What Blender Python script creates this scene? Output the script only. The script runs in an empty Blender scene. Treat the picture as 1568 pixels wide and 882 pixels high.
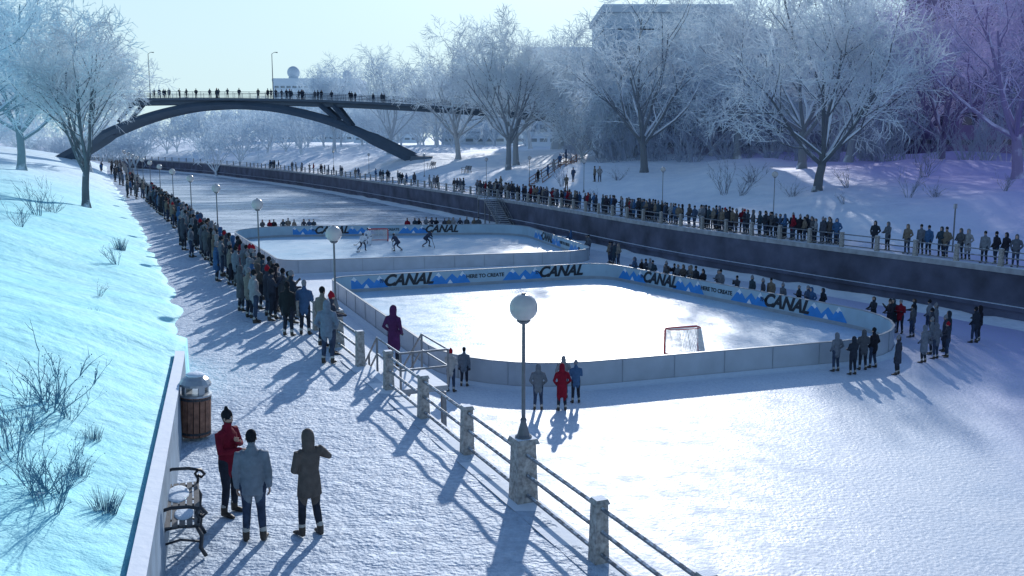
import bpy, math, random, numpy as np
from mathutils import Vector, Matrix, noise
random.seed(7); R=random.uniform
sc=bpy.context.scene
# ------------------------------------------------------------ materials
def nodes(name):
    m=bpy.data.materials.new(name); m.use_nodes=True; nt=m.node_tree
    return m,nt,nt.nodes['Principled BSDF']
def N(nt,t,**k):
    n=nt.nodes.new(t)
    for a,b in k.items():
        if a in n.inputs.keys(): n.inputs[a].default_value=b
        else: setattr(n,a,b)
    return n
def ramp(nt,fac,a,b,ca,cb):
    r=N(nt,'ShaderNodeValToRGB'); e=r.color_ramp.elements
    e[0].position=a;e[0].color=(*ca,1);e[1].position=b;e[1].color=(*cb,1)
    nt.links.new(fac,r.inputs[0]); return r.outputs[0]
def mixc(nt,fac,a,b):
    m=N(nt,'ShaderNodeMix',data_type='RGBA')
    for s,i in ((fac,0),(a,6),(b,7)):
        if hasattr(s,'links'): nt.links.new(s,m.inputs[i])
        else: m.inputs[i].default_value=s if i==0 else (*s,1)
    return m.outputs[2]
def math_(nt,op,a,b=0.,clamp=False):
    m=N(nt,'ShaderNodeMath',operation=op,use_clamp=clamp)
    for s,i in ((a,0),(b,1)):
        if hasattr(s,'links'): nt.links.new(s,m.inputs[i])
        else: m.inputs[i].default_value=s
    return m.outputs[0]
def mat(name,col,rough=.6,var=.25,scale=3.,bump=0.,snow=None,metal=0.,objcol=False,haze=False,bscale=None,spec=None,transl=0.,det=4.):
    m,nt,b=nodes(name); L=nt.links.new
    tc=N(nt,'ShaderNodeTexCoord'); nz=N(nt,'ShaderNodeTexNoise',Scale=scale,Detail=det)
    L(tc.outputs['Object'],nz.inputs['Vector'])
    if objcol:
        oi=N(nt,'ShaderNodeObjectInfo'); base=oi.outputs['Color']
        v=ramp(nt,nz.outputs['Fac'],.3,.7,(1-var,)*3,(1+0*var,)*3)
        mm=N(nt,'ShaderNodeMix',data_type='RGBA',blend_type='MULTIPLY'); mm.inputs[0].default_value=1.
        L(base,mm.inputs[6]);L(v,mm.inputs[7]); c=mm.outputs[2]
    else:
        c=ramp(nt,nz.outputs['Fac'],.3,.7,tuple(x*(1-var) for x in col),tuple(min(1,x*(1+var)) for x in col))
    if snow is not None:
        g=N(nt,'ShaderNodeNewGeometry'); sp=N(nt,'ShaderNodeSeparateXYZ'); L(g.outputs['Normal'],sp.inputs[0])
        z=math_(nt,'ADD',sp.outputs[2],math_(nt,'MULTIPLY',math_(nt,'SUBTRACT',nz.outputs['Fac'],.5),.9))
        k=ramp(nt,z,snow,snow+.2,(0,)*3,(1,)*3); c=mixc(nt,k,c,(.78,.84,.92))
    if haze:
        oi=N(nt,'ShaderNodeObjectInfo'); c=mixc(nt,oi.outputs['Alpha'],c,oi.outputs['Color'])  # distance haze and tints painted into the base colour, amount from object alpha
    L(c,b.inputs['Base Color']); b.inputs['Roughness'].default_value=rough; b.inputs['Metallic'].default_value=metal
    if spec is not None: b.inputs['Specular IOR Level'].default_value=spec
    if transl:
        t=N(nt,'ShaderNodeBsdfTranslucent'); L(c,t.inputs[0]); mx=N(nt,'ShaderNodeMixShader'); mx.inputs[0].default_value=transl
        out=[q for q in nt.nodes if q.type=='OUTPUT_MATERIAL'][0]; L(b.outputs[0],mx.inputs[1]);L(t.outputs[0],mx.inputs[2]);L(mx.outputs[0],out.inputs[0])
    if bump:
        n2=N(nt,'ShaderNodeTexNoise',Scale=bscale or scale*4,Detail=3.); L(tc.outputs['Object'],n2.inputs['Vector'])
        bp=N(nt,'ShaderNodeBump',Strength=1.,Distance=bump); L(n2.outputs['Fac'],bp.inputs['Height']); L(bp.outputs[0],b.inputs['Normal'])
    return m
def snowmat(name,c0,c1,axis=None,lo=0,hi=1,c2=None,bumps=((.6,.25),(6.,.05),(40.,.01)),rough=.75,dirt=0.):
    """world-space snow/ice: bumps=(scale,height)..., optional tint that grows along a world direction"""
    m,nt,b=nodes(name); L=nt.links.new
    g=N(nt,'ShaderNodeNewGeometry'); pos=g.outputs['Position']
    n0=N(nt,'ShaderNodeTexNoise',Scale=.35,Detail=6.,Roughness=.65); L(pos,n0.inputs['Vector'])
    c=ramp(nt,n0.outputs['Fac'],.36,.64,c0,c1)
    if dirt:
        nd=N(nt,'ShaderNodeTexNoise',Scale=5.5,Detail=6.,Roughness=.75); L(pos,nd.inputs['Vector'])
        k=ramp(nt,nd.outputs['Fac'],.40,.62,(dirt,)*3,(0,)*3); c=mixc(nt,k,c,(.30,.38,.49))
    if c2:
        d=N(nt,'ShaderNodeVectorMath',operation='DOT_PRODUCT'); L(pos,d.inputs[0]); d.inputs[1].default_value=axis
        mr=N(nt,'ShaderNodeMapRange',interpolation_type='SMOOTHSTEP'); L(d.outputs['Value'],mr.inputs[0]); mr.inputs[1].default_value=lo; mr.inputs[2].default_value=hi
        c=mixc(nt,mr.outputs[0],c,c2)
    L(c,b.inputs['Base Color']); b.inputs['Roughness'].default_value=rough; b.inputs['Specular IOR Level'].default_value=.3
    prev=None
    for s,h in bumps:
        n2=N(nt,'ShaderNodeTexNoise',Scale=s,Detail=2.5); L(pos,n2.inputs['Vector'])
        bp=N(nt,'ShaderNodeBump',Strength=1.,Distance=h); L(n2.outputs['Fac'],bp.inputs['Height'])
        if prev: L(prev,bp.inputs['Normal'])
        prev=bp.outputs[0]
    if prev: L(prev,b.inputs['Normal'])
    return m,nt,b,c
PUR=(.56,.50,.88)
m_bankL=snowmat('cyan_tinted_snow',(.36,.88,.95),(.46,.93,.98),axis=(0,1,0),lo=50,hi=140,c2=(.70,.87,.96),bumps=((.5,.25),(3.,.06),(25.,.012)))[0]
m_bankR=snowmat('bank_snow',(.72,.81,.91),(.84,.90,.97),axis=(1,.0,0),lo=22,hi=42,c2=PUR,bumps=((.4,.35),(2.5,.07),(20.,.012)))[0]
m_path=snowmat('trodden_snow',(.48,.59,.72),(.70,.79,.89),bumps=((3.,.08),(13.,.045)),dirt=.6,rough=.65)[0]
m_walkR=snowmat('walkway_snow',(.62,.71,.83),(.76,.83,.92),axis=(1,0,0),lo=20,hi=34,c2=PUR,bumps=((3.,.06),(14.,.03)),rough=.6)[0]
def icemat(name,ca,cb,rough,purple=True,scr=.6,streak=False,sc_col=(.48,.60,.74),bh=.03):
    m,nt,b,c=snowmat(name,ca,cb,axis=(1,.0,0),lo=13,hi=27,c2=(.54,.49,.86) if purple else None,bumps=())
    L=nt.links.new; g=N(nt,'ShaderNodeNewGeometry')
    nw=N(nt,'ShaderNodeTexNoise',Scale=.6,Detail=2.); L(g.outputs['Position'],nw.inputs['Vector'])
    c2=c
    for scl,wd_,amp in ((.9,.016,2.2),(2.1,.028,1.)):
        am=N(nt,'ShaderNodeVectorMath',operation='SCALE'); L(nw.outputs['Color'],am.inputs[0]); am.inputs[3].default_value=amp
        ad=N(nt,'ShaderNodeVectorMath',operation='ADD'); L(g.outputs['Position'],ad.inputs[0]); L(am.outputs[0],ad.inputs[1])
        vo=N(nt,'ShaderNodeTexVoronoi',Scale=scl,feature='DISTANCE_TO_EDGE'); L(ad.outputs[0],vo.inputs['Vector'])
        if scr: c2=mixc(nt,ramp(nt,vo.outputs['Distance'],.0,wd_,(scr,)*3,(0,)*3),c2,sc_col)
    ng=N(nt,'ShaderNodeTexNoise',Scale=9.,Detail=5.,Roughness=.8); L(g.outputs['Position'],ng.inputs['Vector'])
    c2=mixc(nt,ramp(nt,ng.outputs['Fac'],.36,.60,(.6,)*3,(0,)*3),c2,tuple(x*.72 for x in ca))
    if streak:
        mp=N(nt,'ShaderNodeMapping'); L(g.outputs['Position'],mp.inputs[0]); mp.inputs['Rotation'].default_value=(0,0,-.15); mp.inputs['Scale'].default_value=(.05,.22,1)
        ns=N(nt,'ShaderNodeTexNoise',Scale=1.,Detail=7.,Roughness=.7); L(mp.outputs[0],ns.inputs['Vector'])
        c2=mixc(nt,ramp(nt,ns.outputs['Fac'],.44,.58,(0,)*3,(.9,)*3),c2,(.80,.87,.94))
    L(c2,b.inputs['Base Color'])
    nr=N(nt,'ShaderNodeTexNoise',Scale=1.1,Detail=5.,Roughness=.7); L(g.outputs['Position'],nr.inputs['Vector'])
    mr=N(nt,'ShaderNodeMapRange'); L(nr.outputs['Fac'],mr.inputs[0]); mr.inputs[1].default_value=.3;mr.inputs[2].default_value=.7;mr.inputs[3].default_value=rough-.12;mr.inputs[4].default_value=rough+.15
    L(mr.outputs[0],b.inputs['Roughness'])
    n2=N(nt,'ShaderNodeTexNoise',Scale=7.,Detail=4.); L(g.outputs['Position'],n2.inputs['Vector'])
    bp=N(nt,'ShaderNodeBump',Strength=1.,Distance=bh); L(n2.outputs['Fac'],bp.inputs['Height']); L(bp.outputs[0],b.inputs['Normal'])
    return m
m_ice=icemat('snowy_ice',(.66,.76,.88),(.82,.88,.95),.55,scr=.45)
m_rink=icemat('rink_ice',(.46,.69,.85),(.68,.83,.94),.38,scr=.35,bh=.012)
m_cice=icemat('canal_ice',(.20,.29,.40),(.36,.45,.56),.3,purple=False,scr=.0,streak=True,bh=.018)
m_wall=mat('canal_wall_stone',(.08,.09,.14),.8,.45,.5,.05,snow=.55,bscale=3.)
m_cope=mat('coping_stone',(.33,.35,.38),.8,.25,2.,.01,snow=.45)
m_granite=mat('granite',(.33,.32,.31),.8,.45,14.,.008,snow=.62,bscale=40.)
m_rail=mat('rail_metal',(.16,.17,.19),.4,.2,8.,snow=.8)
m_dark=mat('dark_iron',(.03,.035,.045),.45,.3,8.)
m_pole=mat('lamp_pole_paint',(.13,.14,.16),.45,.2,8.)
m_globe=mat('frosted_globe',(.50,.48,.48),.25,.12,3.)
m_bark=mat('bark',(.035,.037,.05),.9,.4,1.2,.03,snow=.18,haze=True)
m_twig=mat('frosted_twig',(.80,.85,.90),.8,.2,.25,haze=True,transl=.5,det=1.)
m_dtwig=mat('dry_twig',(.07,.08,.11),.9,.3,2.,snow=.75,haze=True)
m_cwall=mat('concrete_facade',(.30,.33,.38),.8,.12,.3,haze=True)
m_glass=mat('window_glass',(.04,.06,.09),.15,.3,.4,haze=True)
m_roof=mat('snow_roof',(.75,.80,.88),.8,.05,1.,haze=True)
m_steel=mat('bridge_steel',(.03,.04,.06),.5,.3,.4,haze=True)
m_board=mat('board_plastic',(.40,.46,.53),.4,.1,1.2)
m_kick=mat('board_trim',(.30,.35,.40),.5,.1,2.)
m_ban=mat('banner_blue_grey',(.36,.50,.60),.4,.1,1.)
m_blue=mat('banner_blue',(.03,.25,.66),.4,.1,2.)
m_white=mat('banner_white',(.80,.83,.86),.5,.05,2.)
m_ink=mat('banner_ink',(.012,.018,.03),.5,.1,2.)
m_red=mat('goal_red',(.55,.02,.03),.35,.1,4.)
m_net=mat('net_cord',(.85,.85,.85),.8,.05,4.,transl=.4)
m_wood=mat('stained_wood',(.25,.12,.08),.7,.4,9.,.004)
m_slat=mat('painted_slat',(.07,.075,.085),.6,.3,9.,.003)
m_steelg=mat('galvanised',(.42,.45,.48),.35,.15,5.,metal=.6)
m_snowcap=mat('snow_cap',(.66,.76,.87),.8,.04,6.,.02)
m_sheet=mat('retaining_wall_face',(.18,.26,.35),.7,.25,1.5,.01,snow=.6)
m_coat=mat('coat_cloth',(1,1,1),.85,.35,7.,.012,objcol=True,bscale=14.,spec=.2)
m_pants=mat('trouser_cloth',(.025,.030,.045),.9,.35,8.,.006,spec=.2)
m_jeans=mat('denim',(.040,.058,.10),.9,.35,8.,.006,spec=.2)
m_boot=mat('boot_leather',(.05,.038,.03),.6,.3,9.)
m_cuff=mat('boot_lining',(.45,.43,.40),.9,.1,20.)
m_skin=mat('skin',(.42,.28,.22),.5,.08,8.)
m_hair=mat('hair',(.035,.022,.016),.7,.3,20.)
m_hatk=mat('knit_black',(.018,.02,.025),.95,.3,30.,.004,spec=.1)
m_hatr=mat('knit_red',(.30,.015,.03),.95,.2,30.,.004,spec=.1)
m_hatg=mat('knit_grey',(.20,.21,.24),.95,.2,30.,.004,spec=.1)
m_glove=mat('glove',(.03,.03,.04),.8,.2,9.)
m_jersey=mat('jersey_white',(.75,.76,.80),.8,.05,5.)
m_jerseyd=mat('jersey_dark',(.03,.04,.08),.8,.1,5.)
m_lip=mat('lips',(.30,.11,.10),.5,.05,8.)
# ------------------------------------------------------------ mesh builder
class M:
    def __init__(s): s.v=[];s.f=[];s.m=[]
    def add(s,v,f,mi=0):
        o=len(s.v); s.v+= [tuple(p) for p in v]; s.f+=[tuple(i+o for i in q) for q in f]; s.m+=[mi]*len(f)
    def box(s,c,d,mi=0,rz=0.,tp=1.,rx=0.,ry=0.):
        x,y,z=[k/2 for k in d]; Rm=Matrix.Rotation(rz,3,'Z')@Matrix.Rotation(ry,3,'Y')@Matrix.Rotation(rx,3,'X'); c=Vector(c)
        P=[Vector((a*x*(tp if e>0 else 1),b*y*(tp if e>0 else 1),e*z)) for e in(-1,1) for a,b in((-1,-1),(1,-1),(1,1),(-1,1))]
        s.add([c+Rm@p for p in P],[(3,2,1,0),(4,5,6,7),(0,1,5,4),(1,2,6,5),(2,3,7,6),(3,0,4,7)],mi)
    def tube(s,pts,rad,n=8,mi=0,ref=(1,0,0),cap=True):
        pts=[Vector(p) for p in pts]; k=len(pts)
        rad=[(r,r) if not isinstance(r,(tuple,list)) else r for r in (rad if isinstance(rad,(list,tuple)) else [rad]*k)]
        V=[];F=[]
        for i,p in enumerate(pts):
            t=(pts[min(i+1,k-1)]-pts[max(i-1,0)])
            t=t.normalized() if t.length>1e-9 else Vector((0,0,1))
            rf=Vector(ref); 
            if abs(t.dot(rf))>.95: rf=Vector((0,1,0)) if abs(t.y)<.9 else Vector((0,0,1))
            a=(rf-t*t.dot(rf)).normalized(); b=t.cross(a)
            for j in range(n):
                w=2*math.pi*j/n; V.append(p+a*math.cos(w)*rad[i][0]+b*math.sin(w)*rad[i][1])
        for i in range(k-1):
            for j in range(n): F.append((i*n+j,i*n+(j+1)%n,(i+1)*n+(j+1)%n,(i+1)*n+j))
        if cap: F.append(tuple(range(n-1,-1,-1)));F.append(tuple((k-1)*n+j for j in range(n)))
        s.add(V,F,mi)
    def lathe(s,c,prof,n=12,mi=0):
        s.tube([(c[0],c[1],c[2]+z) for z,r in prof],[max(r,.001) for z,r in prof],n,mi)
    def ell(s,c,r,mi=0,n=12,k=8,rot=None):
        V=[];F=[];c=Vector(c)
        for i in range(k+1):
            ph=math.pi*i/k
            for j in range(n):
                w=2*math.pi*j/n; q=Vector((r[0]*math.sin(ph)*math.cos(w)+1e-5*math.cos(w),r[1]*math.sin(ph)*math.sin(w)+1e-5*math.sin(w),-r[2]*math.cos(ph)))
                V.append(c+(rot@q if rot else q))
        for i in range(k):
            for j in range(n): F.append((i*n+j,i*n+(j+1)%n,(i+1)*n+(j+1)%n,(i+1)*n+j))
        F.append(tuple(range(n-1,-1,-1)));F.append(tuple(k*n+j for j in range(n)))
        s.add(V,F,mi)
    def mesh(s,name,mats,smooth=False):
        me=bpy.data.meshes.new(name); me.from_pydata(s.v,[],s.f)
        for q in mats: me.materials.append(q)
        me.polygons.foreach_set('material_index',s.m)
        if smooth: me.polygons.foreach_set('use_smooth',[True]*len(s.f))
        me.update(); return me
    def obj(s,name,mats,smooth=False,**k): return put(name,s.mesh(name,mats,smooth),**k)
def put(name,me,loc=(0,0,0),rz=0.,scale=1.,color=(1,1,1,1),parent=None):
    o=bpy.data.objects.new(name,me); sc.collection.objects.link(o)
    o.location=loc; o.rotation_euler=(0,0,rz); o.scale=(scale,)*3 if not isinstance(scale,tuple) else scale; o.color=color
    if parent: o.parent=parent
    return o
# ------------------------------------------------------------ terrain
def catmull(P,n=12):
    P=[np.array(p,float) for p in P]; P=[2*P[0]-P[1]]+P+[2*P[-1]-P[-2]]; o=[]
    for i in range(1,len(P)-2):
        a,b,c,d=P[i-1:i+3]
        for k in range(n):
            t=k/n; o.append(.5*((2*b)+(-a+c)*t+(2*a-5*b+4*c-d)*t*t+(-a+3*b-3*c+d)*t**3))
    o.append(P[-2]); return np.array(o)
Lp=catmull([(17,-22),(.1,17),(-17,56.3),(-40,109),(-65,167),(-88,220),(-118,268),(-165,312),(-240,350),(-340,380)])
Rp=catmull([(70,-25),(57,0),(42,27),(27.7,53.3),(20,66.5),(11.8,82),(1.15,108),(-18,149.6),(-36,186),(-60,228),(-92,276),(-150,340),(-235,390),(-345,425)])
def arc(P):
    return np.concatenate([[0],np.cumsum(np.hypot(*(P[1:]-P[:-1]).T))])
LA,RA=arc(Lp),arc(Rp)
def at(P,A,t,s=0.):
    """point at arc length t, offset s to the right of travel; plus heading unit"""
    x=np.interp(t,A,P[:,0]);y=np.interp(t,A,P[:,1])
    x2=np.interp(t+1.,A,P[:,0]);y2=np.interp(t+1.,A,P[:,1]);x1=np.interp(t-1.,A,P[:,0]);y1=np.interp(t-1.,A,P[:,1])
    d=np.array([x2-x1,y2-y1]);d/=np.hypot(*d)+1e-9
    return x+d[1]*s,y-d[0]*s,d
def tY(P,A,y): return float(np.interp(y,P[:,1],A))
def sd(P,x,y):
    a=P[:-1];b=P[1:];d=b-a;q=np.array([x,y])-a
    t=np.clip((q*d).sum(1)/(d*d).sum(1),0,1);r=q-d*t[:,None];D=np.hypot(r[:,0],r[:,1]);i=D.argmin()
    c=d[i][0]*q[i][1]-d[i][1]*q[i][0]
    return math.copysign(D[i],-c)
def wL(y): return float(np.interp(y,[11,25,38,63,98],[6.8,4.85,3.9,3.3,3.0]))
def sm(a,b,x): t=min(1,max(0,(x-a)/(b-a))); return t*t*(3-2*t)
def hL(q,x,y):
    return 1.1*(1-sm(25,30,y))+5.2*(1-math.exp(-q/14))+noise.noise(Vector((x*.15,y*.15,0)))*.35*min(1,q/4)+noise.noise(Vector((x*.7,y*.7,0)))*.08*min(1,q/2)
def hR(q,x,y):
    return -.85+4.6*(1-math.exp(-q/16))+(noise.noise(Vector((x*.06,y*.06,3)))*1.3+noise.noise(Vector((x*.2,y*.2,7)))*.4)*min(1,q/8)
def ht(x,y):
    s=sd(Rp,x,y)
    if s>0: return -.85 if s<4.5 else hR(s-4.5,x,y)
    s=-sd(Lp,x,y)
    if s>0:
        w=wL(y); return 0. if s<w else hL(s-w,x,y)
    return -4.
def sweep(name,P,A,prof,mats,t0=0,t1=None,smooth=False,step=.02,mn=.7,parent=None,closed=False):
    """prof(t,x,y)->list of (s,z)"""
    t1=t1 or A[-1]; t=t0;T=[]
    while t<t1: T.append(t); t+=max(mn,(t-30)*step)
    T.append(t1); V=[];F=[]
    for t in T:
        x0,y0,d=at(P,A,t); pr=prof(t,x0,y0)
        for s,z in pr: 
            x,y=x0+d[1]*s,y0-d[0]*s; V.append((x,y,z(x,y) if callable(z) else z))
    k=len(pr)
    for i in range(len(T)-1):
        for j in range(k-1 if not closed else k): F.append((i*k+j,i*k+(j+1)%k,(i+1)*k+(j+1)%k,(i+1)*k+j))
    if closed: F+= [tuple(range(k)),tuple((len(T)-1)*k+j for j in range(k-1,-1,-1))]
    m=M(); m.add(V,F); return m.obj(name,mats,smooth,parent=parent)
g=M(); g.add([(-4000,-600,-4.3),(4000,-600,-4.3),(4000,5000,-4.3),(-4000,5000,-4.3)],[(0,1,2,3)]); g.obj('ground',[m_bankR])
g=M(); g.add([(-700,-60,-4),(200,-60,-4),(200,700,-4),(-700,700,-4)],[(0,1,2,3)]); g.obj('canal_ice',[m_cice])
def flat(name,poly,z,mt):
    g=M(); g.add([(x,y,z) for x,y in poly],[tuple(range(len(poly)))]); return g.obj(name,[mt])
flat('snowy_ice',[(20,-20),(68,-20),(42,27),(27.7,53.3),(20,66.5),(11.8,82),(4.5,100),(2,107.5),(-6,110),(-20,108.5),(-37.5,103.6),(-38,104.4),(-17,56.3),(.1,17)],-3.994,m_ice)
sweep('snow_path',Lp,LA,lambda t,x,y:[(-i/10*(wL(y)+.25*(i==10)+.05),(lambda a,b,i=i:(noise.noise(Vector((a*1.1,b*1.1,0)))*.05 if 0<i<10 else 0))) for i in range(11)],[m_path],smooth=True,mn=.4)
QL=[0,.02,.3,.7,1.2,2,3,4,5.5,7,9,11,14,18,23,30,40,55,75,110]
def edgeN(x,y): return .45*noise.noise(Vector((x*.5,y*.5,9)))*(1 if y>26 else 0)
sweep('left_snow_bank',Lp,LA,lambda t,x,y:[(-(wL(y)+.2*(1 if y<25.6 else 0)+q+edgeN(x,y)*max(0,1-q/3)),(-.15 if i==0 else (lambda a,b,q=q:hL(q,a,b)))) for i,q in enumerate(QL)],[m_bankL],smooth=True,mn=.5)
sweep('right_walkway',Rp,RA,lambda t,x,y:[(i*4.55/4,-.85) for i in range(5)],[m_walkR])
QR=[0,.4,.9,1.6,2.5,3.5,5,6.5,8,10,12,15,18,22,27,33,40,50,62,80,110,160,260,420]
sweep('right_snow_bank',Rp,RA,lambda t,x,y:[(4.5+q,(lambda a,b,q=q:hR(q,a,b))) for q in QR],[m_bankR],smooth=True,mn=1.)
sweep('canal_wall_near_path',Lp,LA,lambda t,x,y:[(-.4,.015),(-.4,.0),(.22,.0),(.22,-.3),(0,-.3),(0,-4.2)],[m_cope])
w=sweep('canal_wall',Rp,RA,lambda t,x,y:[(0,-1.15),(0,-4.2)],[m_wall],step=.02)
sweep('coping',Rp,RA,lambda t,x,y:[(.45,-.84),(-.08,-.84),(-.08,-1.15),(.02,-1.15)],[m_cope],parent=w)
sweep('snow_drift',Rp,RA,lambda t,x,y:[(.1,-3.6+.25*noise.noise(Vector((t*.4,0,0)))),(-.35,-3.85),(-1.1-.4*noise.noise(Vector((t*.3,5,0))),-4.02)],[m_bankR],parent=w,smooth=True)
sweep('ledge',Rp,RA,lambda t,x,y:[(.05,-2.9),(-.22,-2.92),(-.22,-3.15),(.05,-3.15)],[m_wall],parent=w)
tw=tY(Lp,LA,25.3)
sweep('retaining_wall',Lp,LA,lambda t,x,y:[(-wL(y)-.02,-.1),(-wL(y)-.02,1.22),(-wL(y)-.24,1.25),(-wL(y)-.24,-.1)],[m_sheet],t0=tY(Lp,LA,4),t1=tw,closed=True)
# ------------------------------------------------------------ fences
def fence(name,P,A,t0,t1,s,z,skip=(),far=False):
    g=M(); t=t0; prev=None; i=0
    while t<t1:
        x,y,d=at(P,A,t,s); a=math.atan2(d[1],d[0])
        if i%5 or far:
            if y<150:
                g.box((x,y,z+.46),(.24,.24,.96),0,a,.82); g.box((x,y,z+.965),(.25,.25,.07),0,a,.75)
            else: g.box((x,y,z+.5),(.2,.2,1.),0,a)
        if prev and i not in skip:
            for h in (.86,.50,.14): g.tube([(prev[0],prev[1],z+h),(x,y,z+h)],.035,6 if y<60 else 4,1,ref=(0,0,1))
        prev=(x,y); t+=2.8 if y<230 else 5.6; i+=1
    return g.obj(name,[m_granite,m_rail])
tA=tY(Lp,LA,17)-.3; FS=-.02
fence('path_railing',Lp,LA,tA-14,LA[-1]-160,FS,0,skip=(9,))
fence('walkway_railing',Rp,RA,tY(Rp,RA,20),RA[-1]-160,.25,-.85,far=True)
def lampmesh(ped):
    g=M(); z=0
    if ped:
        g.box((0,0,.53),(.40,.40,1.06),0,0,.84); g.box((0,0,1.10),(.44,.44,.09),0,0,.85); z=1.14
        g.lathe((0,0,z),[(0,.15),(.03,.15),(.06,.11),(.28,.05),(.33,.06),(.36,.04)],12,1)
    else: g.lathe((0,0,0),[(0,.14),(.05,.14),(.3,.07),(.35,.05)],12,1)
    g.lathe((0,0,z+.3),[(0,.036),(2.92-z,.030),(2.93-z,.06),(2.97-z,.075),(3.0-z,.05)],12,1)
    g.ell((0,0,3.46),(.245,.245,.24),2,24,14); g.lathe((0,0,3.18),[(0,.07),(.05,.13),(.08,.10)],16,1); g.lathe((0,0,3.69),[(0,.05),(.03,.03)],10,1)
    me=g.mesh('street_lamp',[m_granite,m_pole,m_globe]); 
    for p in me.polygons: p.use_smooth=p.material_index==2
    return me
LM=lampmesh(True);LM2=lampmesh(False)
for k in range(-1,14):
    x,y,d=at(Lp,LA,tA+14*k,FS); put('street_lamp',LM,(x,y,0),math.atan2(d[1],d[0]))
for x,y in [(21,79),(14.5,95),(8,110),(2.2,125),(-3.5,135),(-14,158),(-26,180),(-36,200),(33,62)]: put('street_lamp',LM2,(x,y,ht(x,y)-.05))
x,y,d=at(Rp,RA,tY(Rp,RA,59.5),4.3); g=M(); g.lathe((0,0,0),[(0,.05),(3.0,.045)],8); g.box((0,0,2.85),(.35,.04,.3),1); g.obj('path_sign',[m_pole,m_steelg],loc=(x,y,-.85),rz=.6)
# ------------------------------------------------------------ trees
def tree(seed,H=20.,lv=(9,6,5,5,3),spread=1.,upward=.25,trunk=.17,tw_r=.031):
    rnd=random.Random(seed); g=M(); U=rnd.uniform
    def perp(d):
        v=Vector((U(-1,1),U(-1,1),U(-1,1))); v-=d*v.dot(d); return v.normalized()
    def br(p,d,L,r,l):
        ns=[4,5,4,3,2,1][l]; n=[10,7,5,3,3,3][l]; pts=[p.copy()];rs=[r]; q=p.copy();dd=d.copy()
        rend=r*[.8,.35,.35,.4,.5,.5][l]
        for i in range(ns):
            dd=(dd+perp(dd)*U(.05,[.10,.24,.28,.3,.3,.2][l])+Vector((0,0,upward*.35*(1 if l<4 else -.3)))).normalized()
            q=q+dd*(L/ns); pts.append(q.copy()); rs.append(r+(rend-r)*(i+1)/ns)
        if l==0: rs[0]*=1.55; rs[1]*=1.05
        g.tube(pts,rs,n,0 if l<3 else 1,cap=False)
        if l>=len(lv): return
        nc=lv[l]
        for c in range(nc):
            if l==0: f=U(.72,1.) if c else 1.
            else: f=.22+.78*(c+U(.2,1.))/nc
            f=min(f,1.); k=f*ns; i=min(int(k),ns-1); pp=pts[i].lerp(pts[i+1],k-i); td=(pts[i+1]-pts[i]).normalized()
            if l==0:
                az=2*math.pi*c/nc+U(-.3,.3); el=math.radians(U(24,68))*spread if c else .12
                nd=Vector((math.cos(az)*math.sin(el),math.sin(az)*math.sin(el),math.cos(el))); LL=H*U(.44,.52)*(1 if c else 1.05)*(1-.12*math.sin(el))
            else:
                an=math.radians(U(25,62)); nd=(td*math.cos(an)+perp(td)*math.sin(an)).normalized()
                LL=H*[0,.26,.14,.075,.045][l]*U(.75,1.25)*(1.15-.45*f)
            rr=max(tw_r*.55,min(rs[i]*.75,r*[.62,.42,.45,.5,.6][l]*(1.1-.4*f)))
            if l>=3: rr=tw_r*(1. if l==3 else .85)
            br(pp,nd,LL,rr,l+1)
    br(Vector((0,0,-.4)),Vector((0,0,1)),H*trunk+.4,H*.018,0)
    return g.mesh('snowy_tree_mesh',[m_bark,m_twig])
TM=[tree(11),tree(23,spread=1.1),tree(35,spread=.9),tree(47,spread=1.15,trunk=.14),tree(59,spread=.8,trunk=.2)]
BL=(.70,.80,.90); PU=(.50,.40,.72); HZ=(.80,.88,.94); CY=(.50,.80,.93)  # tree tints; HZ is distance haze painted as colour
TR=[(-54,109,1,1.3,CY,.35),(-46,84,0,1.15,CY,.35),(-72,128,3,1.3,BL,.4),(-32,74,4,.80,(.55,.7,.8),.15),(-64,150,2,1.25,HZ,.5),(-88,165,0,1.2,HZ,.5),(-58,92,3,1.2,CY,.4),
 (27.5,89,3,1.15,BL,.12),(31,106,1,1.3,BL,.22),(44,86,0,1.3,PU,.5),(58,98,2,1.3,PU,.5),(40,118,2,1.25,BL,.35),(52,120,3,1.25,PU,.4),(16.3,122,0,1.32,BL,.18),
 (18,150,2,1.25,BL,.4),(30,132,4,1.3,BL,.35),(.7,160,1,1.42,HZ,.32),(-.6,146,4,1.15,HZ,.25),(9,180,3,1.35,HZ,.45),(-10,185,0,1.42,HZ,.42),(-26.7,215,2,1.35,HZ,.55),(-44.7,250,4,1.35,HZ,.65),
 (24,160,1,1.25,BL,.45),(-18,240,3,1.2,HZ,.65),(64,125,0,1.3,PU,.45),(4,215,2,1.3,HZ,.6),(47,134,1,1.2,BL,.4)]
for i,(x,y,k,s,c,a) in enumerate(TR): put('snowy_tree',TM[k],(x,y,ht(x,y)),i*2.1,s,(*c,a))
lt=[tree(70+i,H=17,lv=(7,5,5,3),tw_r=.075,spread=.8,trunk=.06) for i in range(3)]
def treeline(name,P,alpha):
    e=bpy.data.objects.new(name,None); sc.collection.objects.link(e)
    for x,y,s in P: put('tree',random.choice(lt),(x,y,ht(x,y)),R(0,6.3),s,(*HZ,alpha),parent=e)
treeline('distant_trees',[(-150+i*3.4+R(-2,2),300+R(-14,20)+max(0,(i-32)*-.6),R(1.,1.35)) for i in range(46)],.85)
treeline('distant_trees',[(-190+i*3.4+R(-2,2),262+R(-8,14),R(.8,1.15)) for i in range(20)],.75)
treeline('distant_trees',[(-76+i*4.3+R(-2,2),250+R(-5,25),R(.9,1.3)) for i in range(28)],.8)
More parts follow.
